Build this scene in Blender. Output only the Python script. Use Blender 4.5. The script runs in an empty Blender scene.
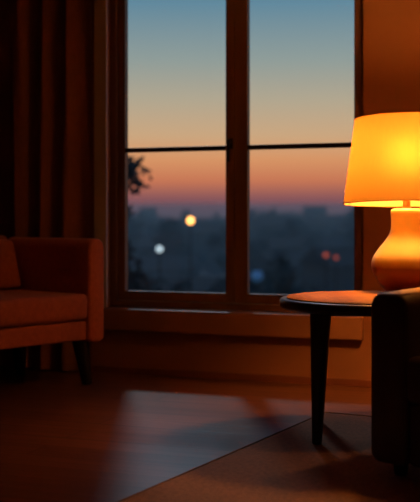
import bpy, bmesh, math, random
from mathutils import Vector, Matrix, noise as mnoise
random.seed(7)
R = math.radians
S = bpy.context.scene
COL = S.collection

# ------------------------------------------------------------------ camera
FPX, CX, HY, EYE = 1050.0, 210.0, 220.0, 0.85
cam_d = bpy.data.cameras.new('camera')
cam = bpy.data.objects.new('camera', cam_d); COL.objects.link(cam)
cam.location = (0, 0, EYE); cam.rotation_euler = (R(90), 0, 0)
cam_d.sensor_fit = 'HORIZONTAL'; cam_d.sensor_width = 24; cam_d.lens = 24 * FPX / 420
cam_d.shift_y = -(251 - HY) / 420
cam_d.clip_end = 3000; cam_d.clip_start = 0.05
cam_d.dof.use_dof = True; cam_d.dof.focus_distance = 4.15; cam_d.dof.aperture_fstop = 1.9
S.camera = cam

# ------------------------------------------------------------------ world: dusk sky, a gradient with height
w = bpy.data.worlds.new('dusk_sky'); S.world = w; w.use_nodes = True
nt = w.node_tree; nt.nodes.clear()
wo = nt.nodes.new('ShaderNodeOutputWorld'); bg = nt.nodes.new('ShaderNodeBackground')
tc = nt.nodes.new('ShaderNodeTexCoord'); sx = nt.nodes.new('ShaderNodeSeparateXYZ')
mr = nt.nodes.new('ShaderNodeMapRange'); mr.inputs[1].default_value = 0; mr.inputs[2].default_value = 0.5
rp = nt.nodes.new('ShaderNodeValToRGB')
def srgb(r, g, b):
    f = lambda c: (c / 255 / 12.92) if c <= 10 else ((c / 255 + .055) / 1.055) ** 2.4
    return (f(r), f(g), f(b), 1)
stops = [(0.000, srgb(88, 74, 92)), (0.022, srgb(104, 80, 98)), (0.045, srgb(152, 94, 94)), (0.075, srgb(210, 124, 90)),
         (0.115, srgb(226, 155, 106)), (0.160, srgb(214, 174, 134)), (0.225, srgb(188, 174, 150)),
         (0.300, srgb(152, 164, 160)), (0.410, srgb(100, 142, 164)), (0.60, srgb(68, 102, 132)), (1.0, srgb(52, 78, 112))]
cr = rp.color_ramp
cr.elements[0].position = stops[0][0]; cr.elements[0].color = stops[0][1]
cr.elements[1].position = 1.0; cr.elements[1].color = stops[-1][1]
for p, c in stops[1:-1]:
    e = cr.elements.new(p); e.color = c
nt.links.new(tc.outputs['Generated'], sx.inputs[0]); nt.links.new(sx.outputs['Z'], mr.inputs[0])
nt.links.new(mr.outputs[0], rp.inputs[0]); nt.links.new(rp.outputs[0], bg.inputs[0])
bg.inputs[1].default_value = 1.0
nt.links.new(bg.outputs[0], wo.inputs[0])

# ------------------------------------------------------------------ exposure
S.view_settings.view_transform = 'Standard'; S.view_settings.look = 'None'
S.view_settings.exposure = 0.0; S.view_settings.gamma = 1.0; S.view_settings.use_curve_mapping = False
BULB = 335.0
BULB_COL = (1.0, 0.40, 0.085)
FILL_PENDANT = 220.0
# the moon, high outside the window: it throws the cool pane-shaped patch on the floor and lights the sill
moon_d = bpy.data.lights.new('moon', 'SUN'); moon = bpy.data.objects.new('moon', moon_d); COL.objects.link(moon)
moon_d.energy = .33; moon_d.color = (.76, .87, 1.0); moon_d.angle = R(5)
moon.rotation_euler = Vector((.07, -.82, -.57)).to_track_quat('-Z', 'Y').to_euler()

# ------------------------------------------------------------------ materials
def mat(name, col, rough=.6, metal=0., coat=0., spec=.5, noise=None, bump=None, sheen=0., wood=None, emit=None):
    m = bpy.data.materials.new(name); m.use_nodes = True
    n = m.node_tree; b = n.nodes['Principled BSDF']
    b.inputs['Base Color'].default_value = (*col, 1); b.inputs['Roughness'].default_value = rough
    b.inputs['Metallic'].default_value = metal; b.inputs['Coat Weight'].default_value = coat
    b.inputs['Specular IOR Level'].default_value = spec; b.inputs['Sheen Weight'].default_value = sheen
    if emit:
        b.inputs['Emission Color'].default_value = (*emit[0], 1); b.inputs['Emission Strength'].default_value = emit[1]
    t = n.nodes.new('ShaderNodeTexCoord')
    def ntex(scale, detail=4, sc=(1, 1, 1)):
        mp = n.nodes.new('ShaderNodeMapping'); mp.inputs['Scale'].default_value = sc
        x = n.nodes.new('ShaderNodeTexNoise'); x.inputs['Scale'].default_value = scale; x.inputs['Detail'].default_value = detail
        n.links.new(t.outputs['Object'], mp.inputs[0]); n.links.new(mp.outputs[0], x.inputs[0]); return x
    if noise:
        sc, amt, axes = noise
        x = ntex(sc, 5, axes); r = n.nodes.new('ShaderNodeValToRGB')
        r.color_ramp.elements[0].position = .3; r.color_ramp.elements[1].position = .7
        r.color_ramp.elements[0].color = (*[c * (1 - amt) for c in col], 1)
        r.color_ramp.elements[1].color = (*[min(1, c * (1 + amt)) for c in col], 1)
        n.links.new(x.outputs['Fac'], r.inputs[0]); n.links.new(r.outputs[0], b.inputs['Base Color'])
    if bump:
        sc, st, axes = bump
        x = ntex(sc, 6, axes); bp = n.nodes.new('ShaderNodeBump'); bp.inputs['Strength'].default_value = st
        bp.inputs['Distance'].default_value = .004
        n.links.new(x.outputs['Fac'], bp.inputs['Height']); n.links.new(bp.outputs[0], b.inputs['Normal'])
    return m
A1 = (1, 1, 1)
M = dict(
    wall=mat('wall_paint', (.26, .103, .045), .8, noise=(3, .06, A1), bump=(60, .15, A1)),
    side=mat('side_wall_paint', (.20, .09, .045), .85),
    ceil=mat('ceiling_paint', (.30, .20, .13), .9),
    frame=mat('window_wood', (.16, .078, .042), .42, noise=(9, .25, (1, 1, .12)), bump=(30, .2, (1, 1, .1))),
    reveal=mat('reveal_paint', (.46, .40, .42), .55),
    sill=mat('sill_paint', (.30, .14, .075), .35, noise=(4, .08, A1)),
    base=mat('baseboard_wood', (.17, .05, .025), .5, noise=(8, .2, (.1, 1, 1))),
    sofa=mat('terracotta_upholstery', (.48, .125, .035), .75, sheen=.15, noise=(40, .12, A1), bump=(300, .25, A1)),
    black=mat('black_stained_wood', (.012, .009, .008), .4),
    curtain=mat('brown_curtain_cloth', (.24, .09, .05), .9, sheen=.1, noise=(120, .12, (1, 1, .2)), bump=(200, .2, A1)),
    ttop=mat('cherry_table_wood', (.34, .135, .014), .6, spec=.05, noise=(7, .4, (1, .12, 1)), bump=(20, .06, (1, .1, 1))),
    trim_dark=mat('dark_table_edge', (.022, .010, .007), .38),
    leather=mat('dark_brown_leather', (.075, .040, .026), .48, noise=(14, .2, A1), bump=(120, .3, A1)),
    piping=mat('dark_piping', (.035, .018, .012), .5),
    ceramic=mat('cream_ceramic', (.85, .56, .24), .30, coat=.0),
    foot=mat('dark_lamp_foot', (.03, .012, .008), .4),
    brass=mat('brass', (.75, .45, .16), .28, metal=1),
    bulb=mat('bulb_glow', (1, 1, 1), .5, emit=(BULB_COL, BULB)),
    hmetal=mat('black_iron', (.012, .012, .013), .4, metal=.6),
    hill=mat('dusky_hillside', (.040, .075, .098), .95, noise=(.05, .6, A1)),
    plaster=mat('house_plaster', (.075, .11, .13), .9),
    roof=mat('house_roof', (.035, .058, .072), .9),
    leaf=mat('tree_leaf', (.030, .058, .064), .7, noise=(2, .4, A1)),
    bark=mat('tree_bark', (.06, .045, .03), .9),
    amber=mat('amber_street_light', (1, .6, .2), .5, emit=((1, .42, .10), 6.0)),
    white=mat('white_street_light', (1, 1, 1), .5, emit=((.62, .78, .85), 1.4)),
    red=mat('red_light', (1, .2, .1), .5, emit=((1, .14, .06), .42)),
    blue=mat('blue_light', (.2, .5, 1), .5, emit=((.05, .20, .33), .10)),
)
def glass_mat():
    m = bpy.data.materials.new('window_glass'); m.use_nodes = True; n = m.node_tree; n.nodes.clear()
    o = n.nodes.new('ShaderNodeOutputMaterial'); mx = n.nodes.new('ShaderNodeMixShader')
    tr = n.nodes.new('ShaderNodeBsdfTransparent'); gl = n.nodes.new('ShaderNodeBsdfGlossy')
    gl.inputs['Roughness'].default_value = .02; tr.inputs[0].default_value = (.97, .98, .98, 1)
    mx.inputs[0].default_value = .03
    n.links.new(tr.outputs[0], mx.inputs[1]); n.links.new(gl.outputs[0], mx.inputs[2]); n.links.new(mx.outputs[0], o.inputs[0])
    return m
M['glass'] = glass_mat()
def body_gradient(m):  # body colour ramps from dark red at the base to cream above
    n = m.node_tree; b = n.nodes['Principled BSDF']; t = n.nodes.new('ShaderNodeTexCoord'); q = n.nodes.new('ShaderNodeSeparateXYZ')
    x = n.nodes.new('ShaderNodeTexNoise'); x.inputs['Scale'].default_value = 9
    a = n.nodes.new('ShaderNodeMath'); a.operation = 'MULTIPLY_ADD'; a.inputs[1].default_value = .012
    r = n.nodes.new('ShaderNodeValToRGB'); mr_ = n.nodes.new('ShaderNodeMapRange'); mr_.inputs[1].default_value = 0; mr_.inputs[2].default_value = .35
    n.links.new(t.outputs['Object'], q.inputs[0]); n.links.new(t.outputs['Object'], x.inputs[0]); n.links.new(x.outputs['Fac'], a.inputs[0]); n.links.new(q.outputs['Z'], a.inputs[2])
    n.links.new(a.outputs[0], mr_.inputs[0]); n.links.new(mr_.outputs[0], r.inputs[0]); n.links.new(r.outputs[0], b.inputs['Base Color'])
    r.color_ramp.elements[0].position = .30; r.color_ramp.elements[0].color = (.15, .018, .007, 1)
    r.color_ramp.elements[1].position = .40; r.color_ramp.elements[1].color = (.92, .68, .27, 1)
body_gradient(M['ceramic'])
def shade_mat():
    m = bpy.data.materials.new('amber_shade_linen'); m.use_nodes = True; n = m.node_tree; n.nodes.clear()
    o = n.nodes.new('ShaderNodeOutputMaterial'); mx = n.nodes.new('ShaderNodeMixShader')
    tr = n.nodes.new('ShaderNodeBsdfTranslucent'); df = n.nodes.new('ShaderNodeBsdfDiffuse')
    t = n.nodes.new('ShaderNodeTexCoord'); mp = n.nodes.new('ShaderNodeMapping'); mp.inputs['Scale'].default_value = (1, 1, .05)
    x = n.nodes.new('ShaderNodeTexNoise'); x.inputs['Scale'].default_value = 130; x.inputs['Detail'].default_value = 3
    r = n.nodes.new('ShaderNodeValToRGB')
    r.color_ramp.elements[0].position = .3; r.color_ramp.elements[1].position = .7
    r.color_ramp.elements[0].color = (.185, .10, .021, 1); r.color_ramp.elements[1].color = (.23, .126, .027, 1)
    df.inputs[0].default_value = (.85, .6, .3, 1); mx.inputs[0].default_value = .5
    n.links.new(t.outputs['Object'], mp.inputs[0]); n.links.new(mp.outputs[0], x.inputs[0]); n.links.new(x.outputs['Fac'], r.inputs[0])
    n.links.new(r.outputs[0], tr.inputs[0])
    rf = n.nodes.new('ShaderNodeBsdfRefraction'); rf.inputs['Roughness'].default_value = 1.0; rf.inputs['IOR'].default_value = 1.4
    mx2 = n.nodes.new('ShaderNodeMixShader'); mx2.inputs[0].default_value = .09; n.links.new(r.outputs[0], rf.inputs[0])
    n.links.new(tr.outputs[0], mx2.inputs[1]); n.links.new(rf.outputs[0], mx2.inputs[2])
    n.links.new(mx2.outputs[0], mx.inputs[1]); n.links.new(df.outputs[0], mx.inputs[2]); n.links.new(mx.outputs[0], o.inputs[0])
    return m
M['shade'] = shade_mat()
def floor_mat():
    m = bpy.data.materials.new('dark_wood_planks'); m.use_nodes = True; n = m.node_tree; b = n.nodes['Principled BSDF']
    t = n.nodes.new('ShaderNodeTexCoord')
    br = n.nodes.new('ShaderNodeTexBrick'); br.offset = .37; br.inputs['Scale'].default_value = 1
    br.inputs['Brick Width'].default_value = 1.9; br.inputs['Row Height'].default_value = .15
    br.inputs['Mortar Size'].default_value = .0026; br.inputs['Mortar Smooth'].default_value = .3
    br.inputs['Color1'].default_value = (.135, .052, .028, 1); br.inputs['Color2'].default_value = (.195, .078, .042, 1)
    br.inputs['Mortar'].default_value = (.022, .009, .006, 1)
    mp = n.nodes.new('ShaderNodeMapping'); mp.inputs['Scale'].default_value = (.6, 9, 1)
    x = n.nodes.new('ShaderNodeTexNoise'); x.inputs['Scale'].default_value = 3; x.inputs['Detail'].default_value = 8
    n.links.new(t.outputs['Object'], br.inputs[0]); n.links.new(t.outputs['Object'], mp.inputs[0]); n.links.new(mp.outputs[0], x.inputs[0])
    r = n.nodes.new('ShaderNodeValToRGB'); r.color_ramp.elements[0].position = .25; r.color_ramp.elements[1].position = .75
    r.color_ramp.elements[0].color = (.5, .5, .5, 1); r.color_ramp.elements[1].color = (1.25, 1.2, 1.15, 1)
    n.links.new(x.outputs['Fac'], r.inputs[0])
    mx = n.nodes.new('ShaderNodeMix'); mx.data_type = 'RGBA'; mx.blend_type = 'MULTIPLY'; mx.inputs[0].default_value = 1
    n.links.new(br.outputs['Color'], mx.inputs[6]); n.links.new(r.outputs[0], mx.inputs[7]); n.links.new(mx.outputs[2], b.inputs['Base Color'])
    b.inputs['Roughness'].default_value = .30
    bp = n.nodes.new('ShaderNodeBump'); bp.inputs['Strength'].default_value = .25; bp.inputs['Distance'].default_value = .002; bp.invert = True
    n.links.new(br.outputs['Fac'], bp.inputs['Height']); n.links.new(bp.outputs[0], b.inputs['Normal'])
    return m
M['floor'] = floor_mat()
M['rug'] = mat('woven_rug_wool', (.34, .145, .060), .95, sheen=.2, noise=(70, .35, A1), bump=(160, 1.0, A1))
M['rug_edge'] = mat('rug_binding', (.20, .10, .055), .9)

# ------------------------------------------------------------------ helpers
def obj(name, bm, m, parent=None, smooth=False, loc=None, rot=None):
    me = bpy.data.meshes.new(name); bmesh.ops.recalc_face_normals(bm, faces=bm.faces); bm.to_mesh(me); bm.free()
    me.materials.append(m)
    if smooth:
        for p in me.polygons: p.use_smooth = True
        try: me.set_sharp_from_angle(angle=R(45))
        except Exception: pass
    o = bpy.data.objects.new(name, me); COL.objects.link(o)
    if parent: o.parent = parent
    if loc is not None: o.location = loc
    if rot is not None: o.rotation_euler = rot
    return o
def tag(o, label=None, cat=None, group=None, kind=None):
    if label: o['label'] = label
    if cat: o['category'] = cat
    if group: o['group'] = group
    if kind: o['kind'] = kind
    return o
def empty(name, loc, rz=0):
    o = bpy.data.objects.new(name, None); COL.objects.link(o); o.location = loc; o.rotation_euler = (0, 0, rz)
    o.empty_display_size = .1
    return o
def box(bm, x0, x1, y0, y1, z0, z1, bev=0, seg=2):
    mt = Matrix.Translation(((x0 + x1) / 2, (y0 + y1) / 2, (z0 + z1) / 2)) @ Matrix.Diagonal((x1 - x0, y1 - y0, z1 - z0, 1))
    g = bmesh.ops.create_cube(bm, size=1, matrix=mt)
    if bev:
        ed = list({e for v in g['verts'] for e in v.link_edges})
        bmesh.ops.bevel(bm, geom=ed, offset=bev, segments=seg, profile=.5, affect='EDGES')
    return bm
def bx(*a, **k): return box(bmesh.new(), *a, **k)
def lathe(prof, seg=64, cap=True, bm=None):
    bm = bm or bmesh.new(); rings = []
    for r, z in prof:
        if r < 1e-5: rings.append([bm.verts.new((0, 0, z))])
        else: rings.append([bm.verts.new((r * math.cos(2 * math.pi * i / seg), r * math.sin(2 * math.pi * i / seg), z)) for i in range(seg)])
    for a, b in zip(rings, rings[1:]):
        for i in range(seg):
            j = (i + 1) % seg
            if len(a) == 1 and len(b) == 1: continue
            if len(a) == 1: bm.faces.new((a[0], b[i], b[j]))
            elif len(b) == 1: bm.faces.new((a[i], a[j], b[0]))
            else: bm.faces.new((a[i], a[j], b[j], b[i]))
    if cap:
        if len(rings[0]) > 1: bm.faces.new(rings[0])
        if len(rings[-1]) > 1: bm.faces.new(rings[-1])
    return bm
def catmull(pts, n=8):
    out = []
    P = [pts[0]] + list(pts) + [pts[-1]]
    for i in range(1, len(P) - 2):
        for k in range(n):
            t = k / n
            out.append(tuple(.5 * (2 * P[i][d] + (P[i + 1][d] - P[i - 1][d]) * t + (2 * P[i - 1][d] - 5 * P[i][d] + 4 * P[i + 1][d] - P[i + 2][d]) * t * t
                       + (-P[i - 1][d] + 3 * P[i][d] - 3 * P[i + 1][d] + P[i + 2][d]) * t ** 3) for d in range(len(pts[0]))))
    out.append(tuple(pts[-1])); return out
def tube(path, rad, seg=10, bm=None, closed=False):
    """a tube along a list of points; rad is a number or a list"""
    bm = bm or bmesh.new(); n = len(path); rings = []
    for i, p in enumerate(path):
        p = Vector(p); a = Vector(path[(i - 1) % n] if (i or closed) else path[0]); b = Vector(path[(i + 1) % n] if (i < n - 1 or closed) else path[-1])
        d = (b - a).normalized(); up = Vector((0, 0, 1)) if abs(d.z) < .9 else Vector((1, 0, 0))
        s = d.cross(up).normalized(); u = s.cross(d).normalized(); r = rad[i] if isinstance(rad, (list, tuple)) else rad
        rings.append([bm.verts.new(p + r * (math.cos(2 * math.pi * k / seg) * s + math.sin(2 * math.pi * k / seg) * u)) for k in range(seg)])
    for i in range(n if closed else n - 1):
        a, b = rings[i], rings[(i + 1) % n]
        for k in range(seg): bm.faces.new((a[k], a[(k + 1) % seg], b[(k + 1) % seg], b[k]))
    if not closed: bm.faces.new(rings[0]); bm.faces.new(rings[-1])
    return bm
def puff(x0, x1, y0, y1, z0, z1, bev, crown=.015, n=10, seg=4):
    """a cushion: a box with rounded edges whose broad faces bulge a little"""
    bm = bmesh.new(); box(bm, x0, x1, y0, y1, z0, z1)
    bmesh.ops.bevel(bm, geom=list(bm.edges), offset=bev, segments=seg, profile=.5, affect='EDGES')
    for ax, a, b in ((0, x0, x1), (1, y0, y1)):
        for k in range(1, n):
            t = a + (b - a) * k / n; co = [0, 0, 0]; no = [0, 0, 0]; co[ax] = t; no[ax] = 1
            bmesh.ops.bisect_plane(bm, geom=bm.verts[:] + bm.edges[:] + bm.faces[:], plane_co=co, plane_no=no)
    for v in bm.verts:
        u = (v.co.x - x0) / (x1 - x0) * 2 - 1; t = (v.co.y - y0) / (y1 - y0) * 2 - 1; h = (v.co.z - (z0 + z1) / 2) / ((z1 - z0) / 2)
        v.co.z += crown * h * max(0, 1 - u * u) * max(0, 1 - t * t)
        v.co.y += crown * .5 * t * max(0, 1 - u * u) * max(0, 1 - h * h)
    return bm
def arm_mesh(w, d, z0, z1f, z1b, r_top, r_bot, bev=.012):
    """an arm panel: rounded-rectangle front outline swept from front (y=0) to back (y=d)"""
    def outline(z1):
        p = []
        for cxx, cz, rr, a0 in ((w - r_top, z1 - r_top, r_top, 0), (r_top, z1 - r_top, r_top, 90), (r_bot, z0 + r_bot, r_bot, 180), (w - r_bot, z0 + r_bot, r_bot, 270)):
            for k in range(9):
                a = R(a0 + 90 * k / 8); p.append((cxx + rr * math.cos(a), cz + rr * math.sin(a)))
        return p
    bm = bmesh.new(); rings = []
    for i, (y, ins) in enumerate([(0, bev), (bev * .3, bev * .35), (bev, 0)] + [(bev + (d - 2 * bev) * k / 8, 0) for k in range(1, 8)] + [(d - bev, 0), (d - bev * .3, bev * .35), (d, bev)]):
        z1 = z1f + (z1b - z1f) * y / d; o = outline(z1); cx_, cz_ = w / 2, (z0 + z1) / 2; ring = []
        for x, z in o:
            sx_ = (w / 2 - ins) / (w / 2); sz_ = ((z1 - z0) / 2 - ins) / ((z1 - z0) / 2)
            ring.append(bm.verts.new((cx_ + (x - cx_) * sx_, y, cz_ + (z - cz_) * sz_)))
        rings.append(ring)
    n = len(rings[0])
    for a, b in zip(rings, rings[1:]):
        for k in range(n): bm.faces.new((a[k], a[(k + 1) % n], b[(k + 1) % n], b[k]))
    bm.faces.new(rings[0]); bm.faces.new(rings[-1])
    return bm, outline
def front_piping(outline, z1, w, z0, y, rad, inset):
    o = outline(z1); cx_, cz_ = w / 2, (z0 + z1) / 2
    kx = (w / 2 - inset) / (w / 2); kz = ((z1 - z0) / 2 - inset) / ((z1 - z0) / 2)
    return tube([(cx_ + (x - cx_) * kx, y, cz_ + (z - cz_) * kz) for x, z in o], rad, 6, closed=True)
def leg_bm(bot, top, rb, rt, square=False):
    bm = bmesh.new(); seg = 16; rings = []
    N = 8
    for i in range(N + 1):
        t = i / N; c = Vector(bot).lerp(Vector(top), t); r = rb + (rt - rb) * t
        if i == 0: rings.append([bm.verts.new((c.x + r * .85 * math.cos(2 * math.pi * k / seg), c.y + r * .85 * math.sin(2 * math.pi * k / seg), c.z)) for k in range(seg)]); c = c + Vector((0, 0, .004))
        rings.append([bm.verts.new((c.x + r * math.cos(2 * math.pi * k / seg), c.y + r * math.sin(2 * math.pi * k / seg), c.z)) for k in range(seg)])
    for a, b in zip(rings, rings[1:]):
        for k in range(seg): bm.faces.new((a[k], a[(k + 1) % seg], b[(k + 1) % seg], b[k]))
    bm.faces.new(rings[0]); bm.faces.new(rings[-1]); return bm

# ------------------------------------------------------------------ the room, in the window wall's own frame (x along the wall, -y into the room)
WA = R(-20.0); W0 = Vector((0, 5.646, 0)); U = Vector((math.cos(WA), math.sin(WA), 0)); NB = Vector((-math.sin(WA), math.cos(WA), 0))  # NB points out of the room
def ws(px, off=0.0):
    """distance along the wall at which picture column px meets the plane off metres behind the wall face"""
    k = (px - CX) / FPX; P = W0 + NB * off
    return (k * P.y - P.x) / (U.x - k * U.y)
def wz(px, y, off=0.0):
    p = W0 + NB * off + U * ws(px, off)
    return EYE - (y - HY) * p.y / FPX
SL, SR, DEEP, CEIL = -2.25, 3.3, 6.6, 2.55
T = .28    # wall thickness
def wobj(name, bm, m, kind='structure', parent=None, smooth=False):
    o = obj(name, bm, m, parent, smooth)
    if parent is None: o.location = W0; o.rotation_euler = (0, 0, WA)
    if kind: o['kind'] = kind
    return o
FB = .10   # how far the window frame stands back in the wall
gl0 = ws(125, FB); gr1 = ws(354, FB)
ow_l = gl0 - .085; ow_r = ws(363.5, 0)                       # the wall opening
oz0 = wz(240, 311, 0) ; oz1 = 2.25
wobj('floor', bx(SL, SR, -DEEP, 0, -.1, 0), M['floor'])
wobj('ceiling', bx(SL, SR, -DEEP, T, CEIL, CEIL + .1), M['ceil'])
b = bmesh.new()
box(b, SL - .15, ow_l, 0, T, 0, CEIL); box(b, ow_r, SR + .15, 0, T, 0, CEIL)
box(b, ow_l, ow_r, 0, T, 0, oz0 - .02); box(b, ow_l, ow_r, 0, T, oz1, CEIL)
wobj('wall_back', b, M['wall'])
wobj('wall_left', bx(SL - .15, SL, -DEEP, 0, 0, CEIL), M['side'])
wobj('wall_right', bx(SR, SR + .15, -DEEP, 0, 0, CEIL), M['side'])
wobj('wall_front', bx(SL - .15, SR + .15, -DEEP - .15, -DEEP, 0, CEIL), M['side'])
BBH = .036
def board(x0, x1): return bx(x0, x1, -.016, 0, 0, BBH, bev=.003)
wobj('baseboard_back', board(SL, SR), M['base'])
wobj('baseboard_left', bx(SL, SL + .016, -DEEP, -.016, 0, BBH, bev=.003), M['base'])
wobj('baseboard_right', bx(SR - .016, SR, -DEEP, -.016, 0, BBH, bev=.003), M['base'])
wobj('baseboard_front', bx(SL + .016, SR - .016, -DEEP, -DEEP + .016, 0, BBH, bev=.003), M['base'])

# casing on the left jamb, sill ledge
sill_r = ws(362, -.055)
sz1 = wz(240, 313, -.06); sz0 = wz(240, 336, -.06)
sb = bmesh.new(); box(sb, ow_l - .1, sill_r, -.055, -.0005, sz0, sz1, bev=.010, seg=4)
box(sb, ow_l + .001, ow_r - .001, -.03, FB - .002, sz1 - .035, sz1 - .0005)
wobj('trim_1', sb, M['sill'], smooth=True)               # the deep sill ledge
cl0, cl1 = ws(94, -.02), ws(106.5, -.02)
cb = bx(cl0, cl1, -.022, -.0005, sz1 + .002, oz1 + .1, bev=.004)
wobj('trim_2', cb, M['reveal'])
wobj('trim_3', bx(cl1 + .001, SR * 0 + ow_r + .07, -.022, -.0005, oz1 + .02, oz1 + .1, bev=.004), M['reveal'])

# window: outer frame, two sashes
win = empty('window_1', W0, WA); win['kind'] = 'structure'
FD = .07
gb = wz(175, 292, FB)                                      # glass bottom height
mid = ws(234.5, FB)
g1 = ws(225.5, FB); g2 = ws(247.5, FB)
fz0 = sz1 + .001
def frame_bars(x0, x1, z0, z1, tl, tr, tb, tt, y0, y1, bev=.004):
    bm = bmesh.new()
    box(bm, x0, x0 + tl, y0, y1, z0, z1, bev=bev); box(bm, x1 - tr, x1, y0, y1, z0, z1, bev=bev)
    box(bm, x0 + tl * .8, x1 - tr * .8, y0 + .001, y1 - .001, z0, z0 + tb, bev=bev); box(bm, x0 + tl * .8, x1 - tr * .8, y0 + .001, y1 - .001, z1 - tt, z1, bev=bev)
    return bm
fw = .040
obj('window_frame', frame_bars(ow_l + .002, ow_r - .002, fz0, oz1 - .002, fw, .026, .034, .04, FB - .02, FB + .08), M['frame'], win)
bar_z = wz(175, 149, FB)
for (a, bnd, ga, gbx, has_handle) in ((ow_l + fw + .003, mid - .001, gl0, g1, True), (mid + .001, ow_r - .029, g2, gr1, False)):
    z0s = fz0 + .036; z1s = oz1 - .044
    sash = obj('sash', frame_bars(a, bnd, z0s, z1s, ga - a, bnd - gbx, gb - z0s, .05, FB, FB + .045), M['frame'], win)
    obj('glass', bx(ga - .006, gbx + .006, FB + .020, FB + .026, gb - .006, z1s - .045), M['glass'], sash)
    o = obj('glazing_bar', bx(ga - .004, gbx + .004, FB + .004, FB + .042, bar_z - .0125, bar_z + .0125, bev=.003), M['trim_dark'], sash); o['label'] = 'black glazing bar'
    if has_handle:
        hb = bmesh.new(); hx = ws(230.5, FB - .01); hz = wz(230, 144, FB)
        box(hb, hx - .012, hx + .012, FB - .012, FB + .001, hz - .028, hz + .032, bev=.004)
        box(hb, hx - .007, hx + .007, FB - .045, FB - .010, hz + .004, hz + .020, bev=.003)
        box(hb, hx - .008, hx + .008, FB - .052, FB - .038, hz - .100, hz + .022, bev=.005)
        h = obj('handle', hb, M['hmetal'], sash); h['label'] = 'black window handle'

# ------------------------------------------------------------------ curtain
def curtain(name, x0, x1, ztop, base_off, label):
    bm = bmesh.new(); NX, NZ = 150, 24; L = x1 - x0; rows = []
    for side in (0, 1):
        grid = []
        for j in range(NZ + 1):
            z = .012 + (ztop - .012) * j / NZ; row = []
            for i in range(NX + 1):
                t = i / NX; x = x0 + L * t
                ph = 2 * math.pi * t * L / .165
                a = .030 + .006 * math.sin(ph * .37 + 1)
                y = -base_off - a * math.sin(ph + 1.1 * math.sin(ph * .31) + .55 * math.sin(z * 1.5 + t * 9)) - .004 * math.sin(ph * 2.3 + z * 2)
                xx = x + .010 * math.cos(ph) + .004 * math.sin(z * 2.1 + ph)
                row.append(bm.verts.new((xx, y + (.003 if side else 0), z)))
            grid.append(row)
        for j in range(NZ):
            for i in range(NX):
                f = (grid[j][i], grid[j][i + 1], grid[j + 1][i + 1], grid[j + 1][i]); bm.faces.new(f if side == 0 else f[::-1])
        rows.append(grid)
    A, B = rows
    for i in range(NX):
        bm.faces.new((A[0][i], B[0][i], B[0][i + 1], A[0][i + 1])); bm.faces.new((A[NZ][i], A[NZ][i + 1], B[NZ][i + 1], B[NZ][i]))
    for j in range(NZ):
        bm.faces.new((A[j][0], A[j + 1][0], B[j + 1][0], B[j][0])); bm.faces.new((A[j][NX], B[j][NX], B[j + 1][NX], A[j + 1][NX]))
    o = obj(name, bm, M['curtain'], smooth=True); o.location = W0; o.rotation_euler = (0, 0, WA)
    return tag(o, label, 'curtain')
curtain('curtain', ws(0, -.07) - .75, ws(91, -.07), 2.45, .072, 'dark brown floor-length curtain hanging in folds behind the orange sofa')

# ------------------------------------------------------------------ rug
ra = R(-28); rc = Vector((.503, 4.59, 0)); e1 = Vector((math.cos(ra), math.sin(ra), 0)); e2 = Vector((math.sin(ra), -math.cos(ra), 0))
RH = .012
RT = .0132   # what stands on the rug stands on its pile
rug = empty('rug', rc, ra)
b = bmesh.new(); NX, NY = 120, 120; RW, RD = 2.3, 2.6
gv = [[bm_v for bm_v in [b.verts.new((RW * i / NX, -RD * j / NY, RH + .0012 * (mnoise.noise((i * .9, j * .9, 0))) - (.004 if i in (0, NX) or j in (0, NY) else 0))) for i in range(NX + 1)]] for j in range(NY + 1)]
for j in range(NY):
    for i in range(NX): b.faces.new((gv[j][i], gv[j][i + 1], gv[j + 1][i + 1], gv[j + 1][i]))
lo = [b.verts.new((x, y, .0006)) for x, y in ((0, 0), (RW, 0), (RW, -RD), (0, -RD))]
b.faces.new([lo[0], lo[1]] + [gv[0][i] for i in range(NX, -1, -1)]); b.faces.new([lo[2], lo[3]] + [gv[NY][i] for i in range(0, NX + 1)])
b.faces.new([lo[1], lo[2]] + [gv[j][NX] for j in range(NY, -1, -1)]); b.faces.new([lo[3], lo[0]] + [gv[j][0] for j in range(0, NY + 1)]); b.faces.new(lo)
obj('pile', b, M['rug'], rug, smooth=True)
bb = tube([(0, 0, .0065), (RW, 0, .0065), (RW, -RD, .0065), (0, -RD, .0065)], .006, 8, closed=True)
obj('binding', bb, M['rug_edge'], rug)
tag(rug, 'tan-brown woven wool rug lying under the round side table', 'rug')

# ------------------------------------------------------------------ round side table
TC = Vector((.643, 4.122, RT)); TZ = .543 - RT; TR = .370
tb = empty('side_table', TC, 0)
prof = [(0, TZ - .040), (TR - .02, TZ - .040), (TR - .006, TZ - .036), (TR, TZ - .026), (TR, TZ - .010), (TR - .004, TZ - .003), (TR - .010, TZ), (0, TZ)]
o = obj('table_rim', lathe(prof, 96), M['trim_dark'], tb, smooth=True); o['label'] = 'dark rounded table edge'
prof = [(0, TZ + .0004), (TR - .030, TZ + .0004), (TR - .028, TZ + .004), (TR - .032, TZ + .007), (0, TZ + .007)]
o = obj('tabletop', lathe(prof, 96), M['ttop'], tb, smooth=True); o['label'] = 'polished reddish wood inlaid tabletop'
prof = [(TR - .030, TZ + .0002), (TR - .011, TZ + .0002), (TR - .013, TZ + .0022), (TR - .030, TZ + .0026)]
bmr = lathe(prof + [prof[0]], 96, cap=False)
bmr.free()
ta = R(-5.8); tr_ = Vector((math.cos(ta), math.sin(ta), 0)); tf = Vector((-math.sin(ta), math.cos(ta), 0)); hh = .222
legtop = {}
for sx_ in (-1, 1):
    for sy_ in (-1, 1):
        bt = tr_ * sx_ * hh + tf * sy_ * hh; tp = tr_ * sx_ * (hh - .014) + tf * sy_ * (hh - .014)
        bm = leg_bm((bt.x, bt.y, 0), (tp.x, tp.y, TZ - .041), .0185, .040)
        o = obj('leg', bm, M['black'], tb, smooth=True)
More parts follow.
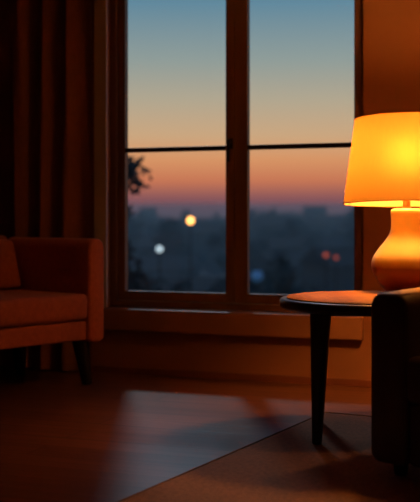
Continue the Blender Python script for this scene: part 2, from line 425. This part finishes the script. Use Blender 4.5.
def rail(p, q, z0, z1, th):
    d = (q - p); L = d.length; bm = bx(0, L, -th / 2, th / 2, z0, z1, bev=.004)
    o = obj('rail', bm, M['black'], tb); o.location = p; o.rotation_euler = (0, 0, math.atan2(d.y, d.x))
hr = hh - .018
for a, c in (((-1, -1), (1, -1)), ((1, -1), (1, 1)), ((1, 1), (-1, 1)), ((-1, 1), (-1, -1))):
    rail(tr_ * a[0] * hr + tf * a[1] * hr, tr_ * c[0] * hr + tf * c[1] * hr, TZ - .053, TZ - .041, .02)
tag(tb, 'round wooden side table with dark edge and black tapered legs', 'side table')

# ------------------------------------------------------------------ table lamp
LZ = TZ + RT + .0073; LC = Vector((.82, 4.38, LZ))
lamp = empty('table_lamp', LC, 0)
z = lambda v: v - LZ
pts = [(.086, z(.5515)), (.094, z(.560)), (.113, z(.583)), (.128, z(.608)), (.141, z(.634)), (.1465, z(.664)), (.139, z(.695)), (.118, z(.727)), (.092, z(.760)),
       (.074, z(.787)), (.0655, z(.812)), (.0635, z(.840)), (.0645, z(.865)), (.0665, z(.880)), (.063, z(.892)), (.050, z(.8975)), (.02, z(.899))]
o = obj('lamp_body', lathe([(0, z(.5515))] + catmull(pts, 5) + [(0, z(.899))], 96), M['ceramic'], lamp, smooth=True); o['label'] = 'glossy ceramic gourd body, cream above, dark red towards the base'
o = obj('lamp_foot', lathe([(0, 0), (.088, 0), (.090, .002), (.088, .0055), (0, .0055)], 64), M['foot'], lamp, smooth=True); o['label'] = 'dark lamp foot'
o = obj('neck', lathe([(0, z(.897)), (.019, z(.897)), (.019, z(.903)), (.0155, z(.905)), (.0155, z(.935)), (.021, z(.938)), (.021, z(.985)), (.017, z(.992)), (0, z(.992))], 32), M['brass'], lamp, smooth=True); o['label'] = 'brass lamp neck'
ZB, ZT, RB, RT_ = .919, 1.273, .263, .2136
bz = 1.125
o = obj('bulb', lathe([(0, z(bz - .088)), (.013, z(bz - .088)), (.014, z(bz - .065))] + [(.055 * math.sin(R(a)), z(bz) - .055 * math.cos(R(a)) * (1.15 if a < 90 else 1)) for a in range(25, 180, 12)] + [(0, z(bz + .055))], 24), M['bulb'], lamp, smooth=True)
sh = lathe([(RB + (RT_ - RB) * k / 12, z(ZB + (ZT - ZB) * k / 12)) for k in range(13)], 96, cap=False)
shade = obj('lamp_shade', sh, M['shade'], lamp, smooth=True); shade['label'] = 'glowing amber tapered fabric drum shade'
def ring(r, zz, rad, seg=96): return tube([(r * math.cos(2 * math.pi * i / seg), r * math.sin(2 * math.pi * i / seg), zz) for i in range(seg)], rad, 6, closed=True)
M['trimtape'] = mat('shade_trim', (.55, .22, .05), .8)
obj('shade_rim', ring(RB, z(ZB), .0022), M['trimtape'], shade); obj('shade_rim', ring(RT_, z(ZT), .0022), M['trimtape'], shade)
sa = math.atan2(-1, .35 * 0 + .12)
obj('seam', tube([((RB + .001) * math.cos(sa), (RB + .001) * math.sin(sa), z(ZB)), ((RT_ + .001) * math.cos(sa), (RT_ + .001) * math.sin(sa), z(ZT))], .0010, 6), M['trimtape'], shade)
sp = bmesh.new()
ring_r = .022; tube([(ring_r * math.cos(2 * math.pi * i / 24), ring_r * math.sin(2 * math.pi * i / 24), z(ZB + .058)) for i in range(24)], .0022, 6, bm=sp, closed=True)
for k in range(3):
    a = R(30 + 120 * k); tube([(ring_r * math.cos(a), ring_r * math.sin(a), z(ZB + .058)), (.15 * math.cos(a), .15 * math.sin(a), z(ZB + .045)), (RB * math.cos(a), RB * math.sin(a), z(ZB + .003))], .0016, 6, bm=sp)
shade.rotation_euler = (R(-2.0), 0, 0); shade.location = (0, -math.sin(R(2.0)) * (1.096 - LZ), 0)
obj('shade_spider', sp, M['brass'], shade)
tag(lamp, 'lit table lamp with amber shade on the round side table', 'lamp')

# ------------------------------------------------------------------ sofa
SO = Vector((-103.0 / FPX * 0 - .545, 5.44, 0)); sa_ = math.atan2(.757, .654)
sofa = empty('sofa', SO, sa_)       # local: origin at the far arm's outer front corner, -x along the sofa, +y to its back
SW, SD, AW = 1.95, .69, .110
Z0, ARM, SEAT = .225, .755, .482
for k, x in ((0, -AW), (1, -SW)):
    bm, outl = arm_mesh(AW, SD, Z0, ARM, ARM, .050, .030)
    a = obj('armrest', bm, M['sofa'], sofa, smooth=True); a.location = (x, 0, 0)
    p = obj('piping', front_piping(outl, ARM, AW, Z0, .002, .003, .012), M['sofa'], a, smooth=True)
obj('base_rail', bx(-SW + AW + .001, -AW - .001, .012, SD - .02, Z0 + .012, .335, bev=.012, seg=3), M['sofa'], sofa, smooth=True)
n_c = 2; cw = (SW - 2 * AW - .006) / n_c
for k in range(n_c):
    x1 = -AW - .003 - k * cw
    c = obj('seat_cushion', puff(x1 - cw + .004, x1 - .002, -.006, .56, .342, SEAT - .008, .026, .012), M['sofa'], sofa, smooth=True)
    pp = [(x1 - .012, -.005, SEAT - .010), (x1 - cw + .014, -.005, SEAT - .010)]
# raked back
bk = bmesh.new()
def raked(bm, x0, x1, z0, z1, y0b, y1b, y0t, y1t, bev, crown=0):
    vs = [bm.verts.new(p) for p in ((x0, y0b, z0), (x1, y0b, z0), (x1, y1b, z0), (x0, y1b, z0), (x0, y0t, z1), (x1, y0t, z1), (x1, y1t, z1), (x0, y1t, z1))]
    for f in ((0, 1, 2, 3), (4, 5, 6, 7), (0, 1, 5, 4), (1, 2, 6, 5), (2, 3, 7, 6), (3, 0, 4, 7)): bm.faces.new([vs[i] for i in f])
    bmesh.ops.recalc_face_normals(bm, faces=bm.faces)
    bmesh.ops.bevel(bm, geom=list(bm.edges), offset=bev, segments=4, profile=.5, affect='EDGES')
    return bm
obj('backrest', raked(bk, -SW + AW + .001, -AW - .001, .337, .765, .60, SD - .005, .655, SD + .03, .02), M['sofa'], sofa, smooth=True)
for k in range(n_c):
    x1 = -AW - .003 - k * cw
    obj('back_cushion', raked(bmesh.new(), x1 - cw + .006, x1 - .004, SEAT + .004, .745, .505, .592, .585, .648, .030), M['sofa'], sofa, smooth=True)
for x, y, dx, dy in ((-.055, .075, .0, -.0), (-.055, SD - .075, 0, 0), (-SW + .055, .075, 0, 0), (-SW + .055, SD - .075, 0, 0)):
    sgx = 1 if x > -1 else -1; sgy = -1 if y < .3 else 1
    bm = leg_bm((x, y, 0), (x - sgx * .03, y - sgy * .02, Z0 + .002), .026, .044)
    obj('leg', bm, M['black'], sofa, smooth=True)
tag(sofa, 'terracotta orange sofa with rounded arms in front of the brown curtain', 'sofa')

# ------------------------------------------------------------------ armchair
AC = Vector((.522, 3.44, RT)); aa = R(-46)
ch = empty('armchair', AC, aa)      # local: origin at the outer front corner of its arm, +x across, +y to its back
CW, CD, CA = .80, .74, .146
CZ0 = .060 - RH; CF = .612 - RH; CB = .640 - RH
for x in (0, CW - CA):
    bm, outl = arm_mesh(CA, CD, CZ0, CF, CB, .045, .035, .014)
    a = obj('armrest', bm, M['leather'], ch, smooth=True); a.location = (x, 0, 0)
    obj('piping', front_piping(outl, CF, CA, CZ0, .003, .0028, .013), M['piping'], a, smooth=True)
obj('base_rail', bx(CA + .001, CW - CA - .001, .012, CD - .02, CZ0 + .004, .252, bev=.012, seg=3), M['leather'], ch, smooth=True)
obj('seat_cushion', puff(CA + .002, CW - CA - .002, -.018, .56, .256, .404, .028, .012), M['leather'], ch, smooth=True)
obj('backrest', raked(bmesh.new(), CA + .001, CW - CA - .001, .255, .84, .60, CD - .006, .66, CD + .05, .03), M['leather'], ch, smooth=True)
obj('back_cushion', raked(bmesh.new(), CA + .006, CW - CA - .006, .412, .80, .50, .59, .575, .645, .03), M['leather'], ch, smooth=True)
for x, y in ((.0655, .083), (CW - .0655, .083), (.0655, CD - .083), (CW - .0655, CD - .083)):
    obj('leg', leg_bm((x, y, 0), (x, y, CZ0 + .002), .021, .028), M['black'], ch, smooth=True)
tag(ch, 'dark brown leather armchair at the edge of the rug beside the lamp table', 'armchair')

# ------------------------------------------------------------------ outdoors: a hillside town at dusk
def terr(x, y):
    h = -13 + 4.0 * mnoise.noise((x * .012, y * .010, 3.1)) + 1.6 * mnoise.noise((x * .05, y * .04, 7))
    t = min(1, max(0, (y - 120) / 330)); h += 13.2 * t * t * (3 - 2 * t)
    near = min(1, max(0, (45 - y) / 30)); h = h * (1 - near) + (-2.6) * near
    return h
b = bmesh.new(); NX, NY = 90, 120
ys = [7.5 * (640 / 7.5) ** (j / NY) for j in range(NY + 1)]
g = [[b.verts.new(((i / NX - .5) * (24 + y * 1.1), y, terr((i / NX - .5) * (24 + y * 1.1), y))) for i in range(NX + 1)] for y in ys]
for j in range(NY):
    for i in range(NX): b.faces.new((g[j][i], g[j][i + 1], g[j + 1][i + 1], g[j + 1][i]))
tag(obj('hillside', b, M['hill'], smooth=True), kind='structure')
def house_proto(wd, dp, ht, rh):
    r = empty('house', (0, 0, 0))
    b = bmesh.new(); box(b, -wd / 2, wd / 2, -dp / 2, dp / 2, -3, ht)
    wl = obj('house_wall', b, M['plaster'], r)
    b = bmesh.new(); e = .4
    v = [b.verts.new(p) for p in ((-wd / 2 - e, -dp / 2 - e, ht), (wd / 2 + e, -dp / 2 - e, ht), (wd / 2 + e, dp / 2 + e, ht), (-wd / 2 - e, dp / 2 + e, ht), (-wd / 2 - e, 0, ht + rh), (wd / 2 + e, 0, ht + rh))]
    for f in ((0, 1, 5, 4), (2, 3, 4, 5), (0, 4, 3), (1, 2, 5), (0, 3, 2, 1)): b.faces.new([v[i] for i in f])
    obj('roof', b, M['roof'], r)
    return r
def tree_proto(hgt, rad, name='tree', n=900, leaf=.35, seed=1):
    rnd = random.Random(seed); r = empty(name, (0, 0, 0))
    tb_ = tube([(0, 0, -1), (.05, 0, hgt * .35), (.15, .05, hgt * .75)], [rad * .10, rad * .07, rad * .02], 8)
    for k in range(6):
        a = rnd.uniform(0, 6.3); z0 = hgt * rnd.uniform(.3, .6); tube([(.08, 0, z0), (rad * .45 * math.cos(a), rad * .45 * math.sin(a), z0 + hgt * .18), (rad * .75 * math.cos(a), rad * .75 * math.sin(a), z0 + hgt * .26)], [rad * .035, rad * .025, rad * .01], 6, bm=tb_)
    obj('trunk', tb_, M['bark'], r, smooth=True)
    b = bmesh.new(); cl = [(Vector((rnd.gauss(0, rad * .42), rnd.gauss(0, rad * .42), hgt * rnd.uniform(.38, .95))), rad * rnd.uniform(.22, .42)) for _ in range(22)]
    for k in range(n):
        c, rr = rnd.choice(cl); d = Vector((rnd.gauss(0, 1), rnd.gauss(0, 1), rnd.gauss(0, 1))).normalized() * rr * rnd.random() ** .4
        p = c + d; a = Vector((rnd.gauss(0, 1), rnd.gauss(0, 1), rnd.gauss(0, 1))).normalized(); s = a.orthogonal().normalized()
        l = leaf * rnd.uniform(.6, 1.3); q = [p - a * l, p + s * l * .5, p + a * l, p - s * l * .5]
        b.faces.new([b.verts.new(x) for x in q])
    obj('foliage', b, M['leaf'], r)
    return r
def copy_tree(o):
    c = o.copy(); COL.objects.link(c)
    for k in list(o.children):
        d = k.copy(); COL.objects.link(d); d.parent = c
    return c
rnd = random.Random(21)
protos = [house_proto(11, 8, 5.5, 2.2), house_proto(8, 8, 7.5, 2), house_proto(15, 9, 4.5, 2.4)]
used = set(); spots = []
def place(protos, xs, ys_, sc, label, cat, group, dz=0):
    i = rnd.randrange(len(protos)); p = protos[i]
    o = p if p.name not in used else copy_tree(p); used.add(p.name)
    o.location = (xs, ys_, terr(xs, ys_) + dz); o.rotation_euler = (0, 0, rnd.uniform(-.6, .6)); s = sc; o.scale = (s, s, s)
    tag(o, label, cat, group)
def spot(dmin, dmax, gap):
    for _ in range(400):
        y = rnd.uniform(dmin, dmax); k = rnd.uniform(-.095, .15); x = k * y
        if all((x - a) ** 2 + (y - c) ** 2 > (gap + g_) ** 2 for a, c, g_ in spots): spots.append((x, y, gap)); return x, y
    return None
def cap(s, h):
    top = EYE + (rnd.uniform(2, 10)) * s[1] / FPX          # the skyline stays low
    k = min(rnd.uniform(.8, 1.15), (top - terr(*s)) / h)
    return k if k > .45 else None
for i in range(34):
    s = spot(110, 430, 8.5)
    k = s and cap(s, 7.7)
    if k: place(protos, *s, k, 'pale house with pitched roof in the dusky blue town below the window', 'house', 'far houses of the hillside town')
tp = [tree_proto(9, 4.2, seed=3, leaf=.6, n=700), tree_proto(12, 4.6, seed=5, leaf=.65, n=800)]
for i in range(70):
    s = spot(100, 440, 6.3)
    k = s and cap(s, 11)
    if k: place(tp, *s, k, 'dark rounded tree among the distant town houses', 'tree', 'far trees of the hillside town')
# the nearer tree by the left sash, and bushes under it
nt_ = tree_proto(4.45, .75, n=1500, leaf=.075, seed=11); nt_.location = (-2.12, 14.5, -2.36)
tag(nt_, 'dark leafy tree just outside the window beside the left sash', 'tree')
def bush(name, loc, rad, seed, label):
    rn = random.Random(seed); b = bmesh.new()
    for k in range(1800):
        d = Vector((rn.gauss(0, 1), rn.gauss(0, 1), rn.gauss(0, 1))).normalized() * rn.random() ** .33
        p = Vector((d.x * rad, d.y * rad, rad * 1.05 + d.z * rad * 1.05)); p += d * rad * .18 * mnoise.noise(p * 1.5)
        a = Vector((rn.gauss(0, 1), rn.gauss(0, 1), rn.gauss(0, 1))).normalized(); s = a.orthogonal().normalized(); l = .09 * rn.uniform(.6, 1.3)
        b.faces.new([b.verts.new(x) for x in (p - a * l, p + s * l * .5, p + a * l, p - s * l * .5)])
    r = empty(name, loc); obj('foliage', b, M['leaf'], r)
    obj('stem', tube([(0, 0, -.2), (0, 0, rad)], [.06, .03], 8), M['bark'], r)
    return tag(r, label, 'bush')
bu = bush('bush', (-1.95, 17.6, -2.75), 1.02, 2, 'tall dark green bush behind the tree outside the left pane'); bu.scale = (1, 1, 1.65)

# street lights of the town: (column, row, distance, globe radius, material)
def street_light(px, py, D, rad, m, label, cat='street light'):
    x = (px - CX) / FPX * D; zc = EYE - (py - HY) * D / FPX; zg = terr(x, D) - .3
    if zc - zg < 1.5: zg = zc - 4
    r = empty('street_light', (x, D, zg)); h = zc - zg
    obj('pole', tube([(0, 0, 0), (0, 0, h - rad * .9)], [.045, .03], 10), M['hmetal'], r)
    bm = bmesh.new(); bmesh.ops.create_uvsphere(bm, u_segments=24, v_segments=16, radius=rad, matrix=Matrix.Translation((0, 0, h)))
    obj('globe', bm, m, r, smooth=True)
    obj('cap', lathe([(0, h + rad * .93), (rad * .5, h + rad * .9), (rad * .3, h + rad * 1.15), (0, h + rad * 1.2)], 16), M['hmetal'], r, smooth=True)
    return tag(r, label, cat)
street_light(190.5, 220.5, 70, .21, M['amber'], 'street light glowing amber over the town')
street_light(159.5, 249, 58, .16, M['white'], 'street light glowing pale white lower in the town')
street_light(326, 255, 75, .17, M['red'], 'faint red street light beyond the right sash')
street_light(336, 257.5, 90, .16, M['red'], 'fainter red street light just beside the first red one')
street_light(257, 276, 72, .40, M['blue'], 'faint blue street light low in the right pane')

# ------------------------------------------------------------------ unseen pendant lamp, added above the frame to light the rug and sofa
pl = Vector((1.6, 3.65, 0)); pen = empty('fill_pendant', (pl.x, pl.y, CEIL))
obj('fill_pendant_rose', lathe([(0, -.03), (.05, -.03), (.055, 0), (0, 0)], 32), M['hmetal'], pen, smooth=True)
obj('fill_pendant_cord', tube([(0, 0, -.03), (0, 0, -.17)], .004, 8), M['hmetal'], pen)
M['pshade'] = mat('fill_pendant_shade', (.10, .04, .02), .6)
M['pbulb'] = mat('fill_pendant_bulb', (1, 1, 1), .5, emit=(BULB_COL, FILL_PENDANT))
obj('lamp_shade', lathe([(.03, -.17), (.06, -.18), (.19, -.35), (.188, -.352), (.058, -.184), (.03, -.174)], 48, cap=False), M['pshade'], pen, smooth=True)  # shade of the added unseen pendant
obj('bulb', lathe([(0, -.35)] + [(.04 * math.sin(R(a)), -.31 - .04 * math.cos(R(a))) for a in range(15, 166, 15)] + [(.014, -.25), (.014, -.18), (0, -.18)], 24), M['pbulb'], pen, smooth=True)  # bulb of the added unseen pendant, lights the rug and sofa
tag(pen, 'small dark pendant lamp added unseen above the armchair to light the rug and sofa', 'lamp')

# ------------------------------------------------------------------ evening haze lying over the town
hz = bpy.data.materials.new('evening_haze'); hz.use_nodes = True; n = hz.node_tree; n.nodes.clear()
o_ = n.nodes.new('ShaderNodeOutputMaterial'); v_ = n.nodes.new('ShaderNodeVolumeScatter')
v_.inputs['Color'].default_value = (.50, .82, 1, 1); v_.inputs['Density'].default_value = .0026; v_.inputs['Anisotropy'].default_value = .0
n.links.new(v_.outputs[0], o_.inputs['Volume'])
hb_ = bmesh.new(); q_ = [hb_.verts.new(p) for p in ((-260, 85, -30), (320, 85, -30), (320, 620, -30), (-260, 620, -30), (-260, 85, 2.0), (320, 85, 2.0), (320, 620, 11), (-260, 620, 11))]
for f in ((3, 2, 1, 0), (4, 5, 6, 7), (0, 1, 5, 4), (1, 2, 6, 5), (2, 3, 7, 6), (3, 0, 4, 7)): hb_.faces.new([q_[i] for i in f])
h_ = obj('haze', hb_, hz); tag(h_, 'thin blue evening haze over the distant town', 'haze', kind='stuff')
